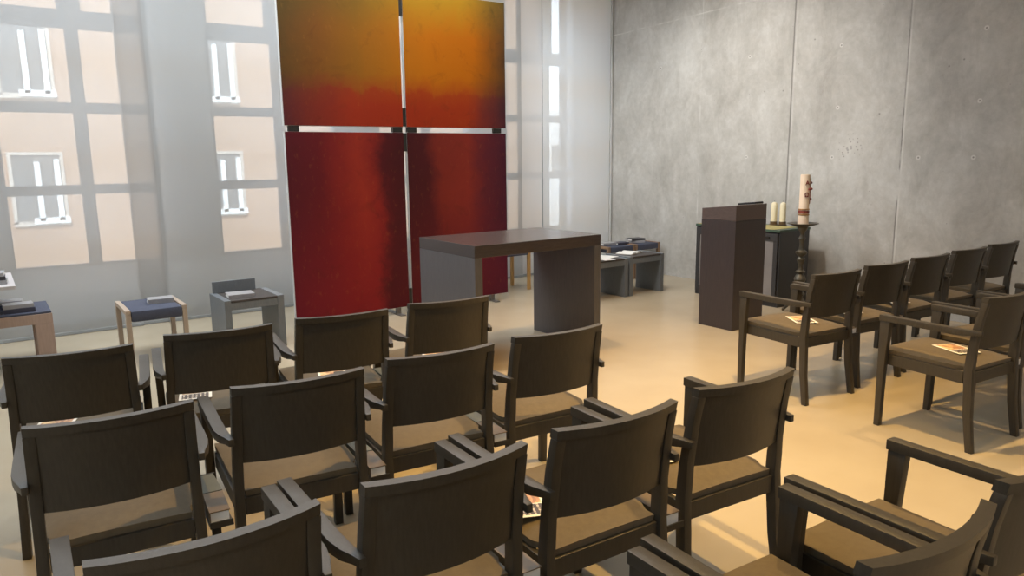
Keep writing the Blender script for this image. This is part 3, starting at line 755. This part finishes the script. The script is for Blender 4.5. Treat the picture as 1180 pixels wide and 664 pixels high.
def letter(ch, ang, z, size):
    cu = bpy.data.curves.new('letter', 'FONT'); cu.body = ch; cu.size = size; cu.extrude = 0.002; cu.align_x = 'CENTER'; cu.offset = 0.0015
    ob = bpy.data.objects.new('tmp_letter', cu); col.objects.link(ob)
    me = bpy.data.meshes.new_from_object(ob.evaluated_get(bpy.context.evaluated_depsgraph_get())); bpy.data.objects.remove(ob)
    me.materials.clear(); me.materials.append(M['red_wax'])
    o2 = bpy.data.objects.new('letter', me); col.objects.link(o2); o2.parent = pc
    a = D(ang); o2.location = ((R_ + 0.002) * math.cos(a), (R_ + 0.002) * math.sin(a), z)
    o2.rotation_euler = (math.pi / 2, 0, a + math.pi / 2)
letter('A', -122, 0.405, 0.06); letter('Ω', -124, 0.285, 0.06)

# ------------------------------------------------------------------ painting
pt = empty('painting', (PX0, 7.03, 0)); tag(pt, 'tall abstract painting of four panels, orange above and deep red below', 'painting')
xm0, xm1 = 3.655, 3.700
zg0, zg1 = 1.905, 1.965
for (x0, x1, z0, z1) in ((PX0, xm0, zg1, PZ1), (xm1, PX1, zg1, PZ1), (PX0, xm0, PZ0, zg0), (xm1, PX1, PZ0, zg0)):
    bm = bmesh.new(); bx(bm, x0 - PX0, x1 - PX0, -0.008, 0.0, z0, z1); p_ = mk('canvas', bm, M['painting'], pt)
    bm = bmesh.new(); bx(bm, x0 - PX0 - 0.004, x1 - PX0 + 0.004, 0.0005, 0.04, z0 - 0.004, z1 + 0.004); mk('stretcher_frame', bm, M['alu'], p_)
# black coupling plates in the gaps
for x0, x1 in ((PX0 + 0.035, PX0 + 0.14), (xm0 - 0.115, xm0 - 0.005), (xm1 + 0.005, xm1 + 0.115), (PX1 - 0.16, PX1 - 0.06)):
    bm = bmesh.new(); bx(bm, x0 - PX0, x1 - PX0, -0.004, 0.03, zg0 + 0.0045, zg1 - 0.0045); mk('coupling', bm, M['dark_steel'], pt)
for z0, z1 in ((3.06, 3.30), (zg1 + 0.005, zg1 + 0.19), (zg0 - 0.19, zg0 - 0.005), (0.085, 0.27)):
    bm = bmesh.new(); bx(bm, xm0 + 0.0045 - PX0, xm1 - 0.0045 - PX0, -0.004, 0.03, z0, z1); mk('coupling', bm, M['dark_steel'], pt)
for xf in (PX0 + 0.16, 3.535, 3.83, 4.745):
    bm = bmesh.new(); bx(bm, xf - 0.025 - PX0, xf + 0.025 - PX0, 0.002, 0.04, 0.012, PZ0 - 0.0045); bx(bm, xf - 0.03 - PX0, xf + 0.03 - PX0, -0.10, 0.30, 0, 0.0115); mk('foot', bm, M['steel'], pt)

# ------------------------------------------------------------------ stools along the windows
def slab_bench(name, x0, x1, y0, y1, h, label, pad=True, t=0.055, group=None, rz=0.0, ledge=False, mat='bench'):
    r = empty(name, ((x0 + x1) / 2, (y0 + y1) / 2, 0), rz); tag(r, label, 'stool', group)
    w, d = (x1 - x0) / 2, (y1 - y0) / 2
    box_part('side_panel', M[mat], r, -w, -w + t, -d, d, 0, h, bev=0.002)
    box_part('side_panel', M[mat], r, w - t, w, -d, d, 0, h, bev=0.002)
    box_part('apron', M[mat], r, -w + t + .0005, w - t - .0005, -d + 0.004, d, h - 0.085, h - 0.022, bev=0.002)
    box_part('seat', M['bench_pad'], r, -w + t + .0005, w - t - .0005, -d + 0.002, d, h - 0.0215, h - 0.002, bev=0.004)
    if ledge:
        b = box_part('rear_ledge', M[mat], r, -w + 0.02, w - 0.11, d - 0.05, d - 0.025, h + .0005, h + 0.105, bev=0.002)
    return r
bk = slab_bench('slab_stool', 1.615, 2.125, 6.47, 6.97, 0.465, 'black slab-sided stool with a raised rear ledge left of the painting', ledge=True)

def cushion_stool(x0, x1, y0, y1, h, wood, label, group=None, legw=0.038, cushion_m='navy', rz=0.0, ct=0.092, cat='stool', slab=False):
    r = empty('cushioned_stool', ((x0 + x1) / 2, (y0 + y1) / 2, 0), rz); tag(r, label, cat, group)
    w, d = (x1 - x0) / 2, (y1 - y0) / 2
    for sx in (-1, 1):
        for sy in (-1, 1):
            xa, xb = sorted((sx * w, sx * (w - legw))); ya, yb = sorted((sy * d, sy * (d - 0.04)))
            box_part('leg', wood, r, xa, xb, ya, yb, 0, h - 0.0305, bev=0.003)
        xa, xb = sorted((sx * w, sx * (w - legw)))
        box_part('side_rail', wood, r, xa, xb, -d, d, h - 0.03, h + 0.004, bev=0.003)
    bm = bmesh.new(); bx(bm, -w + legw + .001, w - legw - .001, -d - 0.004, d, h - ct, h - 0.002, bev=0.018); mk('cushion', bm, M[cushion_m], r, smooth=True)
    return r
cushion_stool(0.870, 1.335, 6.56, 7.12, 0.458, M['beech'], 'navy cushioned stool with pale wooden legs standing before the left blind')
# oak stool with wide slab legs, far left
r = empty('oak_stool', (0.06, 7.22, 0)); tag(r, 'pale oak slab-legged stool with a navy pad at the left edge', 'stool')
w, d, h = 0.335, 0.28, 0.452
for sx in (-1, 1):
    for sy in (-1, 1):
        xa, xb = sorted((sx * w, sx * (w - 0.125))); ya, yb = sorted((sy * d, sy * (d - 0.05)))
        box_part('leg', M['pale_oak'], r, xa, xb, ya, yb, 0, h - 0.0805, bev=0.003)
for sy in (-1, 1):
    ya, yb = sorted((sy * d, sy * (d - 0.05))); box_part('rail', M['pale_oak'], r, -w, w, ya, yb, h - 0.08, h - 0.0, bev=0.003)
for sx in (-1, 1):
    xa, xb = sorted((sx * w, sx * (w - 0.05))); box_part('rail', M['pale_oak'], r, xa, xb, -d + .0505, d - .0505, h - 0.08, h, bev=0.003)
bm = bmesh.new(); bx(bm, -w + .004, w - .004, -d + .004, d - .004, h + .0005, h + 0.018, bev=0.006); mk('pad', bm, M['navy'], r, smooth=True)
# white table far left, its right end in view
r = empty('white_table', (-0.22, 6.80, 0)); tag(r, 'white topped table at the left edge of which only the right end shows', 'table')
box_part('table_top', M['white_lacquer'], r, -0.55, 0.385, -0.22, 0.62, 0.722, 0.748, bev=0.003)
for sx in (-0.50, -0.14):
    for sy in (-0.18, 0.54): box_part('leg', M['steel'], r, sx, sx + 0.03, sy, sy + 0.03, 0, 0.7215, bev=0.002)

G = 'books on the left window furniture'
def put_book(w, l, t, cover, x, y, z, deg, label, group=None, name='book'):
    o = make_book(w, l, t, M[cover], name); o.location = (x, y, z); o.rotation_euler = (0, 0, D(deg)); tag(o, label, 'book', group); return o
# spines face the room: turn so that the spine (-x) points to -y
zt = 0.4705
put_book(0.155, 0.21, 0.036, 'cover_navy', 0.185, 7.07, zt, 88, 'dark spined book lying at the right front of the oak stool, lower of its pair', G)
put_book(0.150, 0.205, 0.030, 'cover_grey', 0.175, 7.075, zt + 0.0365, 93, 'grey covered book lying on the dark book at the right front of the oak stool', G)
put_book(0.155, 0.21, 0.036, 'cover_navy', 0.11, 7.30, zt, 91, 'dark spined book at the back of the oak stool, lower of its pair', G)
put_book(0.150, 0.20, 0.026, 'cover_grey', 0.115, 7.30, zt + 0.0365, 87, 'grey covered book on the dark book at the back of the oak stool', G)
put_book(0.150, 0.20, 0.034, 'cover_grey', -0.12, 7.10, zt, 90, 'grey book lying on the oak stool at the left edge of the photo', G)
put_book(0.16, 0.22, 0.030, 'cover_grey', 0.015, 6.80, 0.7485, 85, 'grey book at the bottom of the stack on the white table', G)
put_book(0.16, 0.22, 0.028, 'cover_dark', 0.005, 6.80, 0.779, 88, 'dark book in the middle of the stack on the white table', G)
put_book(0.16, 0.22, 0.028, 'cover_grey', 0.0, 6.80, 0.8075, 84, 'grey book on top of the stack on the white table', G)
put_book(0.15, 0.20, 0.038, 'cover_grey', 1.185, 6.86, 0.457, 86, 'small grey book lying on the navy cushioned stool before the left blind')
put_book(0.19, 0.22, 0.030, 'cover_grey', 1.80, 6.66, 0.4635, 84, 'pale book lying on the black stool with the rear ledge')

# benches in the corner right of the altar
b1 = slab_bench('slab_stool', 5.57, 6.135, 6.24, 6.66, 0.462, 'black slab-sided stool in the corner, half hidden behind the altar', group='black slab stools near the corner', t=0.055)
b2 = slab_bench('slab_stool', 6.160, 6.735, 6.24, 6.66, 0.470, 'black slab-sided stool in the corner, the right one of the pair, open book on it', group='black slab stools near the corner', t=0.055)
cushion_stool(6.62, 7.10, 7.10, 7.52, 0.465, M['oak_dark'], 'navy cushioned stool in the room corner, the left of two behind the black stools', 'navy stools in the corner', ct=0.085)
cushion_stool(7.115, 7.58, 7.10, 7.52, 0.465, M['oak_dark'], 'navy cushioned stool in the room corner, the right of two, next to the concrete wall', 'navy stools in the corner', ct=0.085)
# honey wood stool seen under the altar
cushion_stool(5.06, 5.545, 7.36, 7.76, 0.47, M['honey'], 'light honey wooden stool whose legs show under the altar top', ct=0.03, legw=0.034)

G2 = 'books and papers on the corner stools'
put_book(0.17, 0.23, 0.030, 'cover_grey', 7.30, 7.30, 0.4695, 60, 'grey book on the right navy stool in the corner, lower of two', G2)
put_book(0.16, 0.22, 0.026, 'cover_dark', 7.30, 7.30, 0.500, 80, 'dark book lying on the grey book on the corner navy stool', G2)
put_book(0.16, 0.22, 0.030, 'cover_grey', 6.80, 7.33, 0.4695, 85, 'grey book on the left navy stool in the corner', G2)
put_book(0.15, 0.21, 0.024, 'cover_navy', 6.995, 7.29, 0.4695, 92, 'navy book on the left navy stool in the corner', G2)
def open_book(x, y, z, deg, label):
    r = empty('open_book', (x, y, z), D(deg)); tag(r, label, 'book', G2)
    for s in (-1, 1):
        bm = bmesh.new(); rings = []
        for k in range(9):
            t = k / 8; xx = s * 0.15 * t; zz = 0.012 + 0.016 * math.sin(math.pi * min(1, t * 1.15)) * (1 - 0.5 * t)
            rings.append([(xx, -0.105, 0.004), (xx, 0.105, 0.004), (xx, 0.105, zz), (xx, -0.105, zz)])
        loft(bm, rings); mk('pages', bm, M['paper'], r, smooth=True)
    box_part('cover', M['cover_brown'], r, -0.155, 0.155, -0.11, 0.11, 0, 0.0038, bev=0.001)
open_book(6.40, 6.50, 0.4685, 20, 'open white book lying on the right black stool in the corner')
def sheet(w, l, x, y, z, deg, label):
    bm = bmesh.new(); n = 6
    vs = [[bm.verts.new((-w / 2 + w * i / n, -l / 2 + l * j / n, 0.004 * math.sin(i * 1.1) * math.sin(j * .9) + .004)) for i in range(n + 1)] for j in range(n + 1)]
    for a, b in zip(vs, vs[1:]):
        for i in range(n): bm.faces.new((a[i], a[i + 1], b[i + 1], b[i]))
    o = mk('paper_sheet', bm, M['paper'], None, (x, y, z), smooth=True); o.rotation_euler = (0, 0, D(deg)); tag(o, label, 'paper', G2)
sheet(0.21, 0.26, 6.00, 6.50, 0.4605, 15, 'white paper sheet on the left black stool in the corner, further back')
sheet(0.15, 0.21, 5.86, 6.33, 0.4605, -12, 'white paper sheet at the front of the left black stool in the corner')
# small copper beaker on the left navy stool's front corner
bm = bmesh.new(); lathe(bm, [(0.030, 0), (0.034, 0.004), (0.034, 0.085), (0.036, 0.09), (0.030, 0.09), (0.029, 0.006)], 18)
bk_ = mk('beaker', bm, surface('copper', (0.36, 0.19, 0.13), (0.30, 0.15, 0.10), 10, 0.4), None, (6.32, 6.58, 0.4685), smooth=True)
bpy.data.objects.remove(bk_)

# ------------------------------------------------------------------ lights
def spot(x, y, power, angle=105, tx=None, ty=None, colr=(1.0, 0.66, 0.33), size=0.03, blend=0.6, z=4.1):
    l = bpy.data.lights.new('ceiling_or_fill_spot', 'SPOT'); l.energy = power; l.color = colr; l.spot_size = D(angle); l.spot_blend = blend; l.shadow_soft_size = size
    o = bpy.data.objects.new('ceiling_or_fill_spot', l); col.objects.link(o); o.location = (x, y, z)
    tx = x if tx is None else tx; ty = y if ty is None else ty
    o.rotation_euler = (Vector((tx, ty, 0)) - Vector((x, y, z))).to_track_quat('-Z', 'Y').to_euler()
    return o
spot(1.75, 1.90, 560, 92, colr=(1.0, 0.64, 0.215), blend=1.0)
spot(3.50, 2.45, 720, 88, colr=(1.0, 0.64, 0.215), blend=1.0)
spot(5.7, 2.2, 260, 88, colr=(1.0, 0.68, 0.34), blend=1.0)  # extra spot added to cover the right-hand chairs
spot(3.60, 5.05, 330, 84, blend=1.0)
spot(5.4, 4.3, 230, 84, blend=1.0)
spot(4.6, 5.2, 400, 75, 9.8, 6.3, (1.0, 0.94, 0.86), 0.15, 1.0)  # added wash to brighten the middle of the concrete wall
spot(6.2, 6.0, 150, 56, 7.5, 10.4, (0.95, 0.98, 1.0), 0.15, 1.0)  # added wash to brighten the blind beside the corner
def soft(x, y, sx, sy, power, colr):
    l = bpy.data.lights.new('fill_panel', 'AREA'); l.shape = 'RECTANGLE'; l.size = sx; l.size_y = sy; l.energy = power; l.color = colr
    o = bpy.data.objects.new('fill_panel', l); col.objects.link(o); o.location = (x, y, CZ - 0.03); return o
soft(1.3, 6.5, 8.0, 2.6, 370, (0.88, 0.95, 1.0))  # added cool fill that stands in for daylight from the windows
soft(2.0, -1.8, 7.0, 2.0, 100, (1.0, 0.97, 0.92))  # added fill behind the camera to lift the chair backs
su = bpy.data.lights.new('sun', 'SUN'); su.energy = 8.5; su.color = (1.0, 0.95, 0.88); su.angle = D(0.6)
so = bpy.data.objects.new('sun', su); col.objects.link(so); so.location = (0, -5, 20)
so.rotation_euler = (Vector((0.15, 0.62, -0.77))).to_track_quat('-Z', 'Y').to_euler()

wd = bpy.data.worlds.new('sky'); scene.world = wd; wd.use_nodes = True
nt = wd.node_tree; nt.nodes.clear()
wo = N(nt, 'ShaderNodeOutputWorld'); bg = N(nt, 'ShaderNodeBackground')
tc = N(nt, 'ShaderNodeTexCoord'); sp = N(nt, 'ShaderNodeSeparateXYZ'); L(nt, tc.outputs['Generated'], sp.inputs[0])
r = ramp(nt, [(0.0, (0.60, 0.66, 0.72)), (0.15, (0.78, 0.88, 1.0)), (1.0, (0.42, 0.62, 1.0))], sp.outputs[2])
L(nt, r.outputs[0], bg.inputs['Color']); bg.inputs['Strength'].default_value = 7.2
L(nt, bg.outputs[0], wo.inputs['Surface'])

# ------------------------------------------------------------------ camera
f, pit, roll, yaw = 857.0, 0.17506918, -0.01211633, 0.61980836
cy, sy, cp, sp_ = math.cos(yaw), math.sin(yaw), math.cos(pit), math.sin(pit)
fw = Vector((sy * cp, cy * cp, -sp_)); rt = Vector((cy, -sy, 0)); up = rt.cross(fw)
c, s = math.cos(roll), math.sin(roll)
r2 = rt * c + up * s; u2 = up * c - rt * s
cam = bpy.data.cameras.new('camera'); cam.sensor_width = 36; cam.sensor_fit = 'HORIZONTAL'; cam.lens = f / 1180 * 36; cam.clip_start = 0.05; cam.clip_end = 300
co = bpy.data.objects.new('camera', cam); col.objects.link(co)
mw = Matrix.Identity(4)
for i in range(3): mw[i][0], mw[i][1], mw[i][2] = r2[i], u2[i], -fw[i]
mw.translation = Vector((0, 0, 1.65)); co.matrix_world = mw
scene.camera = co

scene.view_settings.view_transform = 'Standard'; scene.view_settings.look = 'None'
scene.view_settings.exposure = 0.0; scene.view_settings.gamma = 1.0
scene.cycles.max_bounces = 10; scene.cycles.diffuse_bounces = 5; scene.cycles.transparent_max_bounces = 16
scene.cycles.sample_clamp_indirect = 6.0
scene.cycles.use_denoising = True
